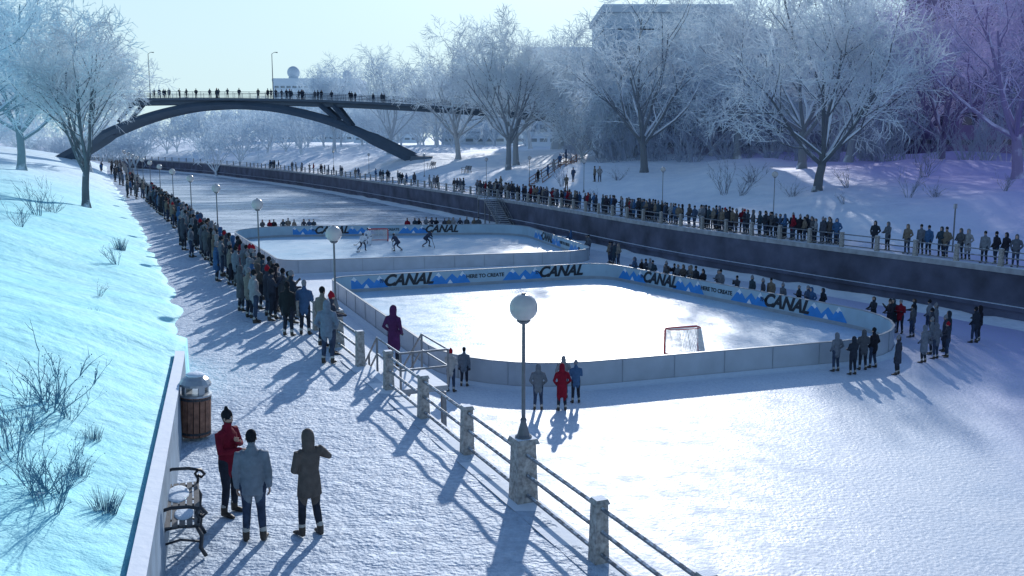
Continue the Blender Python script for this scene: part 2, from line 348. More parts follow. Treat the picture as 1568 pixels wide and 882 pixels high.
treeline('background_trees',[(10+i*4.+R(-2,2),150+R(-6,8)-abs(i-4)*.8,R(.75,1.1)) for i in range(12)],.55)
def shrub(seed,H,n,tw=.012,lean=1.):
    rnd=random.Random(seed);U=rnd.uniform; g=M()
    def st(p,d,L,r,l):
        pts=[p]; q=p; 
        for i in range(4):
            d=(d+Vector((U(-1,1),U(-1,1),U(-.6,.4)))*.22).normalized(); q=q+d*L/4; pts.append(q)
        g.tube(pts,[r*(1-.18*i) for i in range(5)],4,0,cap=False)
        if l<2:
            for c in range(4 if l==0 else 3):
                i=rnd.randint(1,4); st(pts[i],(d+Vector((U(-1,1),U(-1,1),U(-.2,.8)))*.7).normalized(),L*U(.3,.5),r*.6,l+1)
        elif rnd.random()<.5: g.ell(pts[-1],(r*2.2,r*2.2,r*2.8),0,5,4)
    for i in range(n):
        a=U(0,6.3); st(Vector((math.cos(a)*H*.15*U(0,1),math.sin(a)*H*.15*U(0,1),-.1)),Vector((math.cos(a)*U(.1,.9)*lean,math.sin(a)*U(.1,.9)*lean,1)).normalized(),H*U(.6,1.1),tw,0)
    return g.mesh('shrub_mesh',[m_dtwig])
def grass(seed,H,n):
    rnd=random.Random(seed);U=rnd.uniform; g=M()
    for i in range(n):
        a=U(0,6.3); rr=U(0,.3)*H; p=Vector((math.cos(a)*rr,math.sin(a)*rr,-.05)); l=Vector((math.cos(a)*U(0,.5),math.sin(a)*U(0,.5),1)).normalized(); h=H*U(.5,1.1)
        g.tube([p,p+l*h*.5,p+l*h*.85+Vector((l.x,l.y,-.1))*h*.15],[.007,.005,.002],3,0,cap=False)
    return g.mesh('grass_mesh',[m_dtwig])
SH=[shrub(1,1.1,9),shrub(2,1.3,12),shrub(3,1.0,14,lean=1.5)]; GR=[grass(4,.7,90),grass(5,.55,60)]
SB=(.10,.36,.55)
for x,y,k,s in [(-8,16.5,2,1.1),(-7.6,16.3,0,.7),(-6.1,12.4,1,.7),(-6.5,12.9,2,.8),(-6.2,13.0,0,.7),(-7.3,13.8,1,.8),(-7.7,15.,2,.7),(-27,56,1,1.3),(-25,50,0,1.2),(-17.6,43.5,0,1.0),(-29,62,2,1.4),(-14.5,34,0,.5)]:
    put('shrub',SH[k],(x,y,ht(x,y)),R(0,6),s,(*SB,.45))
for x,y,k,s in [(-5.6,12.9,0,.7),(-6.9,15.6,1,.7),(-6.4,13.9,1,.7),(-12.6,29,1,.8),(-20,50,0,1.2)]: put('dry_grass',GR[k],(x,y,ht(x,y)),R(0,6),s,(*SB,.35))
for x,y,k,s in [(20.5,95,1,2.),(21.5,93,0,1.8),(23.5,97,2,2.),(25,88,2,1.5),(30,88,0,1.8),(31.4,78,1,1.4),(33,77,2,1.2),(27,80,0,1.),(12,112,2,1.5),(6,118,1,1.4),(-4,128,2,1.5),(37,74,0,1.3),(9,105,0,1.2),(40,96,1,2.)]:
    put('shrub',SH[k],(x,y,ht(x,y)),R(0,6),s,(.4,.45,.55,.35))
def hedge(name,P,c,a):
    e=bpy.data.objects.new(name,None); sc.collection.objects.link(e)
    for x,y,s in P: put('bush',random.choice(SH),(x,y,ht(x,y)),R(0,6),s,(*c,a),parent=e)
hedge('frosted_hedge',[(8+R(-2,2)+i*1.0,158-i*1.05+R(-3,3),R(3.,5.)) for i in range(52)],(.52,.60,.74),.7)
# ------------------------------------------------------------ buildings
def building(name,x,y,w,d,h,z0,rows,cols,rz=0,over=0.,c=(.4,.5,.6),a=.3,wall=None,wh=.5):
    e=bpy.data.objects.new(name,None); sc.collection.objects.link(e); e.location=(x,y,z0); e.rotation_euler=(0,0,rz); col=(*c,a)
    g=M(); g.box((0,0,h/2),(w-.8,d-.8,h-.1)); g.obj('windows',[m_glass],parent=e,color=(*c,a*.6))
    g=M(); fh=h/rows
    for r in range(rows+1):
        hh=fh*(1-wh); z=min(max(r*fh,hh/2),h-hh/2)
        g.box((0,-d/2,z),(w,.9,hh));g.box((-w/2,0,z),(.9,d-.91,hh));g.box((w/2,0,z),(.9,d-.91,hh)); g.box((0,d/2,z),(w,.9,hh))
    for k in range(cols+1):
        xx=-w/2+w*k/cols; g.box((xx*.995,-d/2+.05,h/2),(w/cols*.28,.85,h-.02))
    nd=max(2,int(cols*d/w))
    for k in range(nd+1):
        yy=-d/2+d*k/nd
        for s_ in(-1,1): g.box((s_*(w/2-.03),yy*.99,h/2),(.85,d/nd*.28,h-.04))
    g.obj('walls',[wall or m_cwall],parent=e,color=col)
    g=M(); g.box((0,0,h+.5),(w+1+over*2,d+1+over*2,1.0)); g.obj('parapet',[wall or m_cwall],parent=e,color=col)
    g=M(); g.box((0,0,h+1.12),(w+.6+over*2,d+.6+over*2,.24)); g.obj('roof_snow',[m_roof],parent=e,color=col)
    return e
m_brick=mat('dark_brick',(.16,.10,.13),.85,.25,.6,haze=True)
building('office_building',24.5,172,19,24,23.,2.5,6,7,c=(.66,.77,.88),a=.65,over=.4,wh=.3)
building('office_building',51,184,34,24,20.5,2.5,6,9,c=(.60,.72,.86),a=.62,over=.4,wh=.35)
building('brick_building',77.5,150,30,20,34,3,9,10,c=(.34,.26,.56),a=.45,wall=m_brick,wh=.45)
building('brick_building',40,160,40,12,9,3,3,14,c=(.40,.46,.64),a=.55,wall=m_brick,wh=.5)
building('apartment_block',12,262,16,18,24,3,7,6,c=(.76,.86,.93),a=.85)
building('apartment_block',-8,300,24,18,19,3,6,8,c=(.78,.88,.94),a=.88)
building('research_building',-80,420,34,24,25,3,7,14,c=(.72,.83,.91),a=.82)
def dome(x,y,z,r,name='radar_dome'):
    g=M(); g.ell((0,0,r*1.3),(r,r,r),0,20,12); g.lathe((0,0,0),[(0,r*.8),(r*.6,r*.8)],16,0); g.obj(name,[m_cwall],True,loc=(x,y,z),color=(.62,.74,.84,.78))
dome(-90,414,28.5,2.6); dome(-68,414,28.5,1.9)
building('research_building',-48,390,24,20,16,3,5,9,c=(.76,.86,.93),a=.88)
# ------------------------------------------------------------ bridge
br=bpy.data.objects.new('arch_bridge',None); sc.collection.objects.link(br); BC=(.15,.26,.38,.22)
def dz(x): return 13.3-.00075*(x+58)**2
YB=190.
g=M()
X=[-130+i*3 for i in range(50)]
for i in range(len(X)-1):
    a,b_=X[i],X[i+1]
    for y0,y1,t0,t1 in ((-3.4,3.4,0,.45),(-2.6,-2.,.45,1.2),(2.,2.6,.45,1.2)):
        V=[(x,YB+y,dz(x)-t) for x in(a,b_) for y in (y0,y1) for t in (t0,t1)]
        g.add(V,[(0,4,6,2),(1,3,7,5),(0,1,5,4),(2,6,7,3),(0,2,3,1),(4,5,7,6)],0)
g.obj('deck',[m_steel],parent=br,color=BC)
AR=[(-88,.5),(-82,3.6),(-76.8,6.6),(-69,9.6),(-61.6,11.4),(-56,11.95),(-51,12.),(-43.7,11.3),(-36,9.5),(-29.7,7.2),(-23.3,4.2),(-18,1.6)]
AR=catmull(AR,4); g=M()
for yy in (-2.6,2.6):
    g.tube([(x,YB+yy,z) for x,z in AR],[(.45,.75 if abs(x+53)<25 else 1.) for x,z in AR],4,0,ref=(0,1,0))
for x,x2,z in ((-71,-74,8.9),(-36,-33,9.3),(-33.5,-30.5,8.2),):
    for yy in (-2.6,2.6): g.tube([(x2,YB+yy,z),(x,YB+yy,dz(x)-.9)],[.35,.5],4)
for x,z in AR[::4]: g.box((x,YB,z),(.4,5,.4))
g.obj('arch_ribs',[m_steel],parent=br,color=BC)
g=M(); g.box((-17,YB,1.2),(5,9,2.6),0,0,.8); g.box((-88,YB,0),(5,9,3),0,0,.8)
g.obj('abutments',[m_steel],parent=br,color=(.3,.4,.5,.3))
g=M()
for yy in (-3.3,3.3):
    for h in (.35,.6,.85,1.15): g.tube([(x,YB+yy,dz(x)+h) for x in X],.035,4)
    for x in np.arange(-130,14,1.5): g.box((x,YB+yy,dz(x)+.55),(.06,.06,1.15))
g.obj('railing',[m_steel],parent=br,color=BC)
g=M(); g.box((20,YB,5),(26,9,10.),0,0,.9); g.obj('approach_wall',[m_cwall],parent=br,color=(.6,.7,.8,.5))
for x in (-69.7,-46.):
    g=M(); g.lathe((0,0,0),[(0,.16),(.4,.1),(8.6,.06)],8); g.tube([(0,0,8.6),(.5,0,8.9),(1.1,0,8.85)],[.05,.05,.12],6); g.obj('bridge_light_pole',[m_pole],loc=(x,YB+3,dz(x)))
# ------------------------------------------------------------ rinks
def rpoly(C,rad,n=8):
    out=[];k=len(C)
    for i in range(k):
        p=np.array(C[i],float);a=np.array(C[i-1],float);b=np.array(C[(i+1)%k],float); r=rad[i]
        u=(a-p)/np.hypot(*(a-p));v=(b-p)/np.hypot(*(b-p)); h=math.acos(np.clip(u@v,-1,1))/2
        dl=r/math.tan(h); s=p+u*dl;e=p+v*dl
        c=p+(u+v)/np.hypot(*(u+v))*(r/math.sin(h)); a0=math.atan2(*(s-c)[::-1]);a1=math.atan2(*(e-c)[::-1]); da=(a1-a0+math.pi)%(2*math.pi)-math.pi
        for j in range(n+1): w=a0+da*j/n; out.append(c+r*np.array([math.cos(w),math.sin(w)]))
    return np.array(out)
def rink(C,rad,name='ice_rink_boards'):
    P=rpoly(C,rad); k=len(P); cen=P.mean(0); e=bpy.data.objects.new(name,None); sc.collection.objects.link(e)
    flat('rink_ice',[tuple(p) for p in P],-3.986,m_rink)
    T=np.roll(P,-1,0)-np.roll(P,1,0); T/=np.hypot(T[:,0],T[:,1])[:,None]; Nn=np.stack([T[:,1],-T[:,0]],1)
    if ((P[0]-cen)@Nn[0])<0: Nn=-Nn
    def ring(o,z): return [(p[0]+n[0]*o,p[1]+n[1]*o,z) for p,n in zip(P,Nn)]
    def band(nm,prof,mt):
        V=[];F=[];q=len(prof)
        for o,z in prof: V+=ring(o,z)
        for a in range(q):
            b2=(a+1)%q
            for i in range(k): j=(i+1)%k; F.append((a*k+i,a*k+j,b2*k+j,b2*k+i))
        g=M(); g.add(V,F); g.obj(nm,[mt],parent=e)
    z=-3.99
    band('panels',[(0,z),(0,z+1.08),(.08,z+1.08),(.08,z)],m_board)
    band('kickplate',[(-.012,z),(-.012,z+.2),(-.002,z+.2),(-.002,z)],m_kick)
    band('top_rail',[(-.02,z+1.085),(-.02,z+1.13),(.10,z+1.13),(.10,z+1.085)],m_kick)
    band('banner',[(-.010,z+.215),(-.010,z+1.07),(-.003,z+1.07),(-.003,z+.215)],m_ban)
    band('outer_foot',[(.082,z),(.082,z+.1),(.12,z+.1),(.12,z)],m_kick)
    band('swept_snow',[(.125,z+.12),(.35,z+.03),(.6,z-.02),(.125,z-.02)],m_snowcap)
    g=M(); S=np.concatenate([[0],np.cumsum(np.hypot(*(np.vstack([P[1:],P[:1]])-P).T))]); Lt=S[-1]; n=int(Lt/2.4)
    PP=np.vstack([P,P[:1]]);NN=np.vstack([Nn,Nn[:1]])
    for i in range(n):
        s=Lt*i/n; x=np.interp(s,S,PP[:,0]);y=np.interp(s,S,PP[:,1]); nx=np.interp(s,S,NN[:,0]);ny=np.interp(s,S,NN[:,1])
        g.box((x+nx*.095,y+ny*.095,z+.54),(.025,.03,1.05),0,math.atan2(ny,nx))
    g.obj('posts',[m_kick],parent=e)
    return e,P
def text(body,size,mt,off=.018,shear=.35):
    c=bpy.data.curves.new(body,'FONT'); c.body=body;c.size=size;c.shear=shear;c.extrude=.012;c.offset=off;c.align_x='CENTER';c.align_y='CENTER'
    o=bpy.data.objects.new('t',c); sc.collection.objects.link(o); dg=bpy.context.evaluated_depsgraph_get(); dg.update()
    me=bpy.data.meshes.new_from_object(o.evaluated_get(dg)); bpy.data.objects.remove(o); me.materials.clear(); me.materials.append(mt); return me
tx_can=text('CANAL',1.05,m_ink,.042); tx_rd=text('THE',.3,m_ink,.01); tx_cr=text('HERE TO CREATE',.36,m_ink,.01,0.)
g=M()
for tri,mi,z in (([(-1.5,-.42),(-.75,.42),(0,-.42)],0,-.006),([(-.5,-.42),(.25,.28),(1.0,-.42)],0,-.004),([(.4,-.42),(1.0,.43),(1.6,-.42)],0,-.002),([(-.95,.19),(-.75,.40),(-.55,.19),(-.7,.05),(-.8,.15)],1,.0),([(.80,.15),(1.0,.42),(1.2,.15),(1.05,.2),(.95,.05)],1,.0),([(-.1,-.4),(.1,-.12),(.3,-.4)],1,.0)):
    g.add([(a,b,z) for a,b in tri],[tuple(range(len(tri)))[::-1]],mi)
mtn=g.mesh('mountains',[m_blue,m_white])
def deco(e,a,b,items,z=-3.35):
    a=np.array(a);b=np.array(b);L=np.hypot(*(b-a));u=(b-a)/L; nx,ny=u[1],-u[0]
    Rm=Matrix(((u[0],0,nx,0),(u[1],0,ny,0),(0,1,0,0),(0,0,0,1)))
    for f_,me in items:
        p=a+u*L*f_; o=bpy.data.objects.new('banner_graphic',me); sc.collection.objects.link(o)
        o.matrix_world=Matrix.Translation((p[0]+nx*.02,p[1]+ny*.02,z))@Rm; o.parent=e
def series(L,off=0):
    it=[];s=1.6+off
    while s<L-1.8:
        it+=[(s/L,mtn),((s+3.0)/L,tx_can),((s+1.25)/L,tx_rd),((s+5.9)/L,mtn),((s+8.6)/L,tx_cr)]; s+=11.4
    return [q for q in it if q[0]<1-1.4/L]
NC=[(-1.7,38.2),(22.2,46.6),(6.7,71.9),(-12.1,64.4)]
e1,P1=rink(NC,[5.5,6.,2.2,1.5])
e2,P2=rink([(-17.3,73.),(7.2,79.9),(.8,104.2),(-29.3,100.6)],[2.,3.5,5.,5.])
def edge(e,A,B,m0,m1,off=0):
    A=np.array(A,float);B=np.array(B,float);L=np.hypot(*(B-A));u=(B-A)/L;a=A+u*m0;b=B-u*m1; L2=np.hypot(*(b-a)); deco(e,a,b,series(L2,off))
edge(e1,NC[3],NC[2],.8,1.,.0); edge(e1,NC[2],NC[1],1.5,7.5,.3)
edge(e2,(-29.3,100.6),(.8,104.2),6,5,0); edge(e2,(.8,104.2),(7.2,79.9),5,3.5,.5)
def goal(x,y,rz):
    g=M(); W,H_,D=.915,1.22,1.0
    g.tube([(-W,0,0),(-W,0,H_-.08),(-W+.08,0,H_),(W-.08,0,H_),(W,0,H_-.08),(W,0,0)],.055,8,0,ref=(0,1,0))
    g.tube([(-W,0,.03),(-W+.05,-.8,.03),(-.5,-D,.03),(.5,-D,.03),(W-.05,-.8,.03),(W,0,.03)],.03,8,0,ref=(0,0,1))
    g.tube([(-W,0,H_),(-W+.1,-.4,H_),(-.4,-.5,H_),(.4,-.5,H_),(W-.1,-.4,H_),(W,0,H_)],.022,6,0,ref=(0,0,1)); g.tube([(0,-.5,H_),(0,-D,.03)],.022,6,1)
    def T(u):
        def ip(P,u): 
            u=u*(len(P)-1);i=min(int(u),len(P)-2);return Vector(P[i]).lerp(Vector(P[i+1]),u-i)
        return ip([(-W,0,H_),(-W+.1,-.4,H_),(-.4,-.5,H_),(.4,-.5,H_),(W-.1,-.4,H_),(W,0,H_)],u),ip([(-W,0,.03),(-W+.05,-.8,.03),(-.5,-D,.03),(.5,-D,.03),(W-.05,-.8,.03),(W,0,.03)],u)
    for i in range(1,52):
        a,b=T(i/52); g.tube([a,b],.012,3,1,cap=False)
    for j in range(1,22):
        g.tube([T(i/20)[0].lerp(T(i/20)[1],j/22) for i in range(21)],.012,3,1,cap=False)
    for i in range(1,24):
        x_=-W+2*W*i/24; g.tube([(x_,0,H_),(x_*.8,-.48,H_)],.012,3,1,cap=False)
    g.obj('hockey_goal',[m_red,m_net],loc=(x,y,-3.98),rz=rz)
goal(8.2,46.6,math.radians(20)); goal(-13.2,97,math.radians(187))
# ------------------------------------------------------------ stairs
def stairs(name,P,A,t0,dirn,side,ztop,n=18,w=1.3,land=2.2,s0=.1):
    g=M(); x0,y0,d=at(P,A,t0,s0*side); d=d*dirn; nx,ny=(d[1]*side*dirn,-d[0]*side*dirn); rz=math.atan2(d[1],d[0])
    def W(t,s,z): return (x0+d[0]*t+nx*s,y0+d[1]*t+ny*s,z)
    g.box(W(-land/2,.1+w/2,ztop-.08),(land,w,.14),0,rz)
    for sx in(-land+.1,-.1):
        for sy in (.2,w): g.box(W(sx,sy,(ztop-4)/2-.1),(.12,.12,ztop+4-.2),1,rz)
    rise=(ztop+4)/n
    for i in range(n): g.box(W(.15+i*.29,.1+w/2,ztop-rise*(i+1)),(.31,w,.06),0,rz)
    run=n*.29
    for s in (.1,.1+w):
        g.tube([W(0,s,ztop-.15),W(run,s,-4+.0)],[(.03,.12)]*2,4,1,ref=(nx,ny,0))
        for h in (.95,.5): g.tube([W(-land,s,ztop+h),W(0,s,ztop+h),W(run,s,-4+h)],.03,6,1,ref=(nx,ny,0))
        for i in range(7): 
            z=ztop-(ztop+4)*i/6; g.box(W(run*i/6,s,z+.48),(.05,.05,.96),1,rz)
        g.box(W(-land,s,ztop+.48),(.05,.05,.96),1,rz)
    for h in (.95,.5): g.tube([W(-land,.1,ztop+h),W(-land,.1+w,ztop+h)],.03,6,1)
    return g.obj(name,[m_cope,m_rail])
stairs('access_stairs',Lp,LA,tY(Lp,LA,26.6),1,1,-.1,s0=.25)
stairs('access_stairs',Rp,RA,tY(Rp,RA,114),-1,-1,-.85,n=16,w=1.6)
g=M(); a=Vector((3,124,0.1));b_=Vector((8.,136.5,2.8)); u=(b_-a); u2=Vector((u.x,u.y,0)).normalized(); nn=Vector((u2.y,-u2.x,0))
for i in range(16): 
    p=a+u*i/15; g.box(p+Vector((0,0,.05)),(.5,1.8,.12),0,math.atan2(u2.y,u2.x))
for s in (-.9,.9):
    for h in (.95,.5): g.tube([a+nn*s+Vector((0,0,h)),b_+nn*s+Vector((0,0,h))],.05,6)
    for i in range(7): p=a+u*i/6+nn*s; g.box(p+Vector((0,0,.45)),(.1,.1,1.1))
g.obj('wooden_stairs',[m_wood])
# ------------------------------------------------------------ bench & bin
def bench():
    e=bpy.data.objects.new('park_bench',None); sc.collection.objects.link(e)
    g=M()
    for y in (-.85,0,.85):
        g.tube([(.30,y,0),(.24,y,.12),(.26,y,.28),(.20,y,.42),(.0,y,.44),(-.18,y,.42),(-.22,y,.6),(-.30,y,.86),(-.36,y,.92),(-.34,y,.84)],.026,6)
        g.tube([(-.36,y,0),(-.28,y,.14),(-.26,y,.3),(-.18,y,.42)],.026,6)
        g.tube([(.27,y,.2),(0,y,.26),(-.27,y,.2)],.016,6)
        if y:
            g.tube([(-.24,y,.66),(-.1,y,.70),(.12,y,.69),(.28,y,.65),(.33,y,.58),(.28,y,.54),(.24,y,.58)],.024,6)
            g.tube([(.22,y,.42),(.24,y,.52),(.20,y,.60),(.25,y,.66)],.02,6)
    g.obj('iron_frame',[m_dark],True,parent=e)
    g=M()
    for i in range(5): g.box((-.15+i*.09,0,.455),(.07,1.8,.025),0)
    for i in range(5): g.box((-.215-.026*i,0,.52+i*.085),(.022,1.8,.065),0,ry=-.28)
    g.obj('slats',[m_slat],parent=e)
    g=M(); g.ell((-.03,.40,.47),(.15,.38,.035),0,16,8);g.ell((.05,-.45,.47),(.12,.26,.03),0,16,8); g.obj('snow',[m_snowcap],True,parent=e)
    return e
b=bench(); b.location=(-5.32,15.05,.02); b.rotation_euler=(0,0,math.radians(18)); b.scale=(1.2,1.08,1.18)
for x,y in ((-13.5,166),(-7.,152)): b=bench(); b.location=(x,y,ht(x,y)); b.rotation_euler=(0,0,math.radians(205)); b.scale=(1.3,)*3
e=bpy.data.objects.new('litter_bin',None); sc.collection.objects.link(e)
g=M(); n=16
for i in range(n):
    a=2*math.pi*i/n; g.box((.31*math.cos(a),.31*math.sin(a),.5),(.03,.105,.86),0,a)
g.obj('wood_slats',[m_wood],parent=e)
g=M(); g.lathe((0,0,.05),[(0,.28),(.88,.28)],16,0); 
for z in (.12,.86): g.lathe((0,0,z),[(0,.335),(.05,.335)],16,0)
g.lathe((0,0,.93),[(0,.34),(.04,.35),(.05,.30)],16,1)
for i in range(4): a=.8+i*math.pi/2; g.box((.26*math.cos(a),.26*math.sin(a),1.06),(.03,.14,.24),1,a)
g.lathe((0,0,1.15),[(0,.33),(.05,.33),(.14,.27),(.21,.17),(.24,.0)],16,1)
g.obj('bin_body',[m_dark,m_steelg],parent=e,smooth=False)
g=M(); g.ell((0,0,1.37),(.2,.2,.05),0,14,8); g.obj('snow',[m_snowcap],True,parent=e)
e.location=(-6.78,20.3,.02); e.rotation_euler=(0,math.radians(3),0)
# ------------------------------------------------------------ people
def figure(name,vox=.028,coat='short',head='beanie',hat=m_hatk,pants=m_pants,arm='down',pose=None,detail=False,female=False,beard=False,coatmat=None,helmet=False,stride=0.,bulk=1.,pom=False):
    J=dict(P=(0,0,.93),C=(0,-.005,1.28),Nk=(0,0,1.47),H=(0,.02,1.625),
      hl=(-.09,0,.9),hr=(.09,0,.9),kl=(-.11,.02+stride*.12,.49),kr=(.11,.02-stride*.06,.49),al=(-.13,-.02+stride*.22,.09),ar=(.13,-.02-stride*.18,.09),
      sl=(-.185,-.01,1.415),sr=(.185,-.01,1.415))
    if arm=='down': J.update(el=(-.245,-.04,1.13),er=(.245,-.04,1.13),wl=(-.245,.03,.87),wr=(.245,.03,.87))
    if arm=='pocket': J.update(el=(-.30,-.07,1.14),er=(.30,-.07,1.14),wl=(-.2,.12,.98),wr=(.2,.12,.98))
    if arm=='front': J.update(el=(-.25,.06,1.16),er=(.25,.06,1.16),wl=(-.12,.29,1.12),wr=(.12,.29,1.12))
    if arm=='cross': J.update(el=(-.26,.05,1.14),er=(.26,.05,1.14),wl=(.08,.22,1.2),wr=(-.08,.22,1.18))
    if arm=='hip': J.update(el=(-.25,.02,1.13),er=(.40,.04,1.24),wl=(-.12,.2,1.05),wr=(.15,.18,1.34))
    if arm=='phone': J.update(el=(-.24,.14,1.2),er=(.24,.14,1.2),wl=(-.05,.34,1.42),wr=(.05,.34,1.42))
    if pose: J.update(pose)
    J={k:Vector(v) for k,v in J.items()}
    g=M(); seg=[]
    def T(pts,rad,lab,n=12,ref=(1,0,0)):
        pts=[Vector(p) for p in pts]; rad=[(r,r) if not isinstance(r,tuple) else r for r in rad]; g.tube(pts,rad,n,0,ref)
        for a,b,ra,rb in zip(pts,pts[1:],rad,rad[1:]): seg.append((a,b,min(ra),min(rb),lab))
    P,C,Nk,Hd=J['P'],J['C'],J['Nk'],J['H']; k=bulk*(.92 if female else 1.)
    up=(C-P).normalized()
    T([P-up*.10,P+up*.0,P.lerp(C,.5),C,C.lerp(Nk,.5),C.lerp(Nk,.82),Nk.lerp(Hd,.15)],[(.175*k,.13*k),(.185*k,.145*k),(.172*k,.135*k),(.20*k,.145*k),(.205*k,.125*k),(.13*k,.095*k),(.07,.07)],1)
    if coat=='short': T([P-up*.16,P-up*.02,P+up*.10],[(.188*k,.145*k),(.195*k,.152*k),(.182*k,.145*k)],1)
    hem=.42 if coat=='long' else .27
    if coat in('long','mid'): T([P-up*(hem-.02),P-up*hem*.5,P,P+up*.12],[(.215*k,.18*k),(.208*k,.17*k),(.196*k,.155*k),(.182*k,.145*k)],1)
    T([Nk-Vector((0,0,.05)),Nk+Vector((0,.0,.06))],[.085,.078],1)
    T([Nk,Hd-Vector((0,0,.02))],[.052,.052],3)
    for s in 'lr':
        T([J['h'+s],J['h'+s].lerp(J['k'+s],.5),J['k'+s],J['k'+s].lerp(J['a'+s],.35),J['a'+s]+Vector((0,0,.04))],[.105,.088,.066,.066,.052],2)
        a=J['a'+s]; sx=-1 if s=='l' else 1; fa=Vector((sx*.04,.25,0))
        T([a+Vector((0,0,.10)),a+Vector((0,-.005,.0)),a+Vector((0,-.01,-.06))],[.060,.056,.050],4)
        T([a+Vector((0,-.055,-.05)),a+fa*.35+Vector((0,0,-.045)),a+fa*.68+Vector((0,0,-.06)),a+fa*.88+Vector((0,0,-.07))],[(.042,.034),(.050,.042),(.048,.03),(.032,.02)],4)
        S,E,Wr=J['s'+s],J['e'+s],J['w'+s]
        T([Vector((S.x*.7,S.y,S.z+.0)),S,S.lerp(E,.5),E,E.lerp(Wr,.5),Wr],[.075*k,.078*k,.066*k,.06*k,.054*k,.046*k],5)
        d=(Wr-E).normalized()
        if not detail: T([Wr-d*.01,Wr+d*.06,Wr+d*.13,Wr+d*.17],[.03,.045,.04,.022],6)
        else: T([Wr-d*.03,Wr+d*.03],[.03,.03],6)
    hc=Hd+Vector((0,.0,.02)); T([hc+Vector((0,.0,-.12)),hc+Vector((0,.01,-.09)),hc+Vector((0,.0,-.03)),hc+Vector((0,-.005,.04)),hc+Vector((0,-.01,.085)),hc+Vector((0,-.01,.115))],[(.03,.04),(.052,.068),(.07,.09),(.078,.098),(.06,.078),(.02,.03)],7,14)
    T([hc+Vector((0,.088,.0)),hc+Vector((0,.108,-.03)),hc+Vector((0,.09,-.045))],[.012,.018,.012],7,6)
    if head=='beanie':
        T([hc+Vector((0,-.012,.02)),hc+Vector((0,-.012,.07)),hc+Vector((0,-.015,.12)),hc+Vector((0,-.02,.155))],[(.084,.10),(.086,.10),(.066,.075),(.02,.02)],8,14)
        if pom: T([hc+Vector((0,-.02,.145)),hc+Vector((0,-.02,.17)),hc+Vector((0,-.02,.20))],[.025,.036,.022],8)
    if helmet: T([hc+Vector((0,-.012,.0)),hc+Vector((0,-.012,.07)),hc+Vector((0,-.015,.12)),hc+Vector((0,-.02,.14))],[(.098,.115),(.10,.118),(.075,.09),(.02,.02)],8,14)
    if head=='hood':
        T([hc+Vector((0,-.03,-.17)),hc+Vector((0,-.03,-.08)),hc+Vector((0,-.02,.02)),hc+Vector((0,-.02,.09)),hc+Vector((0,-.03,.135))],[(.10,.09),(.105,.108),(.103,.115),(.085,.098),(.035,.04)],9,14)
    if female and head!='hood': T([hc+Vector((0,-.05,.05)),hc+Vector((0,-.075,-.05)),hc+Vector((0,-.07,-.17))],[(.08,.06),(.085,.05),(.05,.025)],10)
    me=g.mesh(name,[]); o=bpy.data.objects.new('tmp',me); sc.collection.objects.link(o)
    md=o.modifiers.new('r','REMESH'); md.mode='VOXEL'; md.voxel_size=vox; md.use_smooth_shade=True
    s2=o.modifiers.new('s','SMOOTH'); s2.iterations=2; s2.factor=.5
    dg=bpy.context.evaluated_depsgraph_get(); dg.update(); out=bpy.data.meshes.new_from_object(o.evaluated_get(dg)); bpy.data.objects.remove(o)
    n=len(out.polygons); c=np.empty(n*3); out.polygons.foreach_get('center',c); c=c.reshape(-1,3)
    best=np.full(n,9.); lab=np.zeros(n,int)
    for a,b,ra,rb,l in seg:
        a=np.array(a);b=np.array(b);d=b-a;t=np.clip(((c-a)@d)/(d@d+1e-9),0,1); D=np.linalg.norm(c-(a+t[:,None]*d),axis=1)-(ra+(rb-ra)*t)
        if l==1: D-=.012
        m_=D<best; best[m_]=D[m_]; lab[m_]=l
    if coat in('long','mid') and not pose: lab[(lab==2)&(c[:,2]>.97-hem)]=1
    hx,hy,hz=c[:,0]-hc.x,c[:,1]-hc.y,c[:,2]-hc.z
    front=(hy>.055)&(np.abs(hx)<.062)&(hz<.045)&(hz>-.13)
    sl=np.zeros(n,int); sl[lab==2]=1; sl[lab==4]=2; sl[lab==3]=3; sl[lab==6]=6; sl[lab==7]=3; sl[(lab==7)&(hy<-.0)&(hz>-.05)]=5; sl[(lab==7)&(hz>.05)]=5
    if beard: sl[(lab==7)&(hz<-.055)]=5
    sl[lab==8]=4; sl[lab==9]=0; sl[lab==10]=5
    if head=='hood': sl[((lab==7)|(lab==9)|(lab==3))&~front]=0; sl[((lab==7)|(lab==9))&front]=3
    sl[(lab==4)&(c[:,2]>.165)]=7
    if detail: sl[(lab==6)]=3 if detail=='skin' else 6
    mats=[coatmat or m_coat,pants,m_boot,m_skin,hat,m_hair,m_glove,m_cuff]
    out.materials.clear()
    for q in mats: out.materials.append(q)
    out.polygons.foreach_set('material_index',sl); out.polygons.foreach_set('use_smooth',[True]*n)
    g=M()
    if vox<.025:
        for s in(-1,1):
            g.ell(hc+Vector((s*.030,.083,.012)),(.012,.008,.008),8,8,6); g.ell(hc+Vector((s*.030,.090,.012)),(.005,.004,.005),5,6,5)
            g.ell(hc+Vector((s*.030,.086,.032)),(.017,.006,.004),5,8,5)
            if head!='hood': g.ell(hc+Vector((s*.078,-.0,-.005)),(.01,.018,.028),3,8,6)
        g.ell(hc+Vector((0,.088,-.062)),(.022,.008,.005),9,8,5)
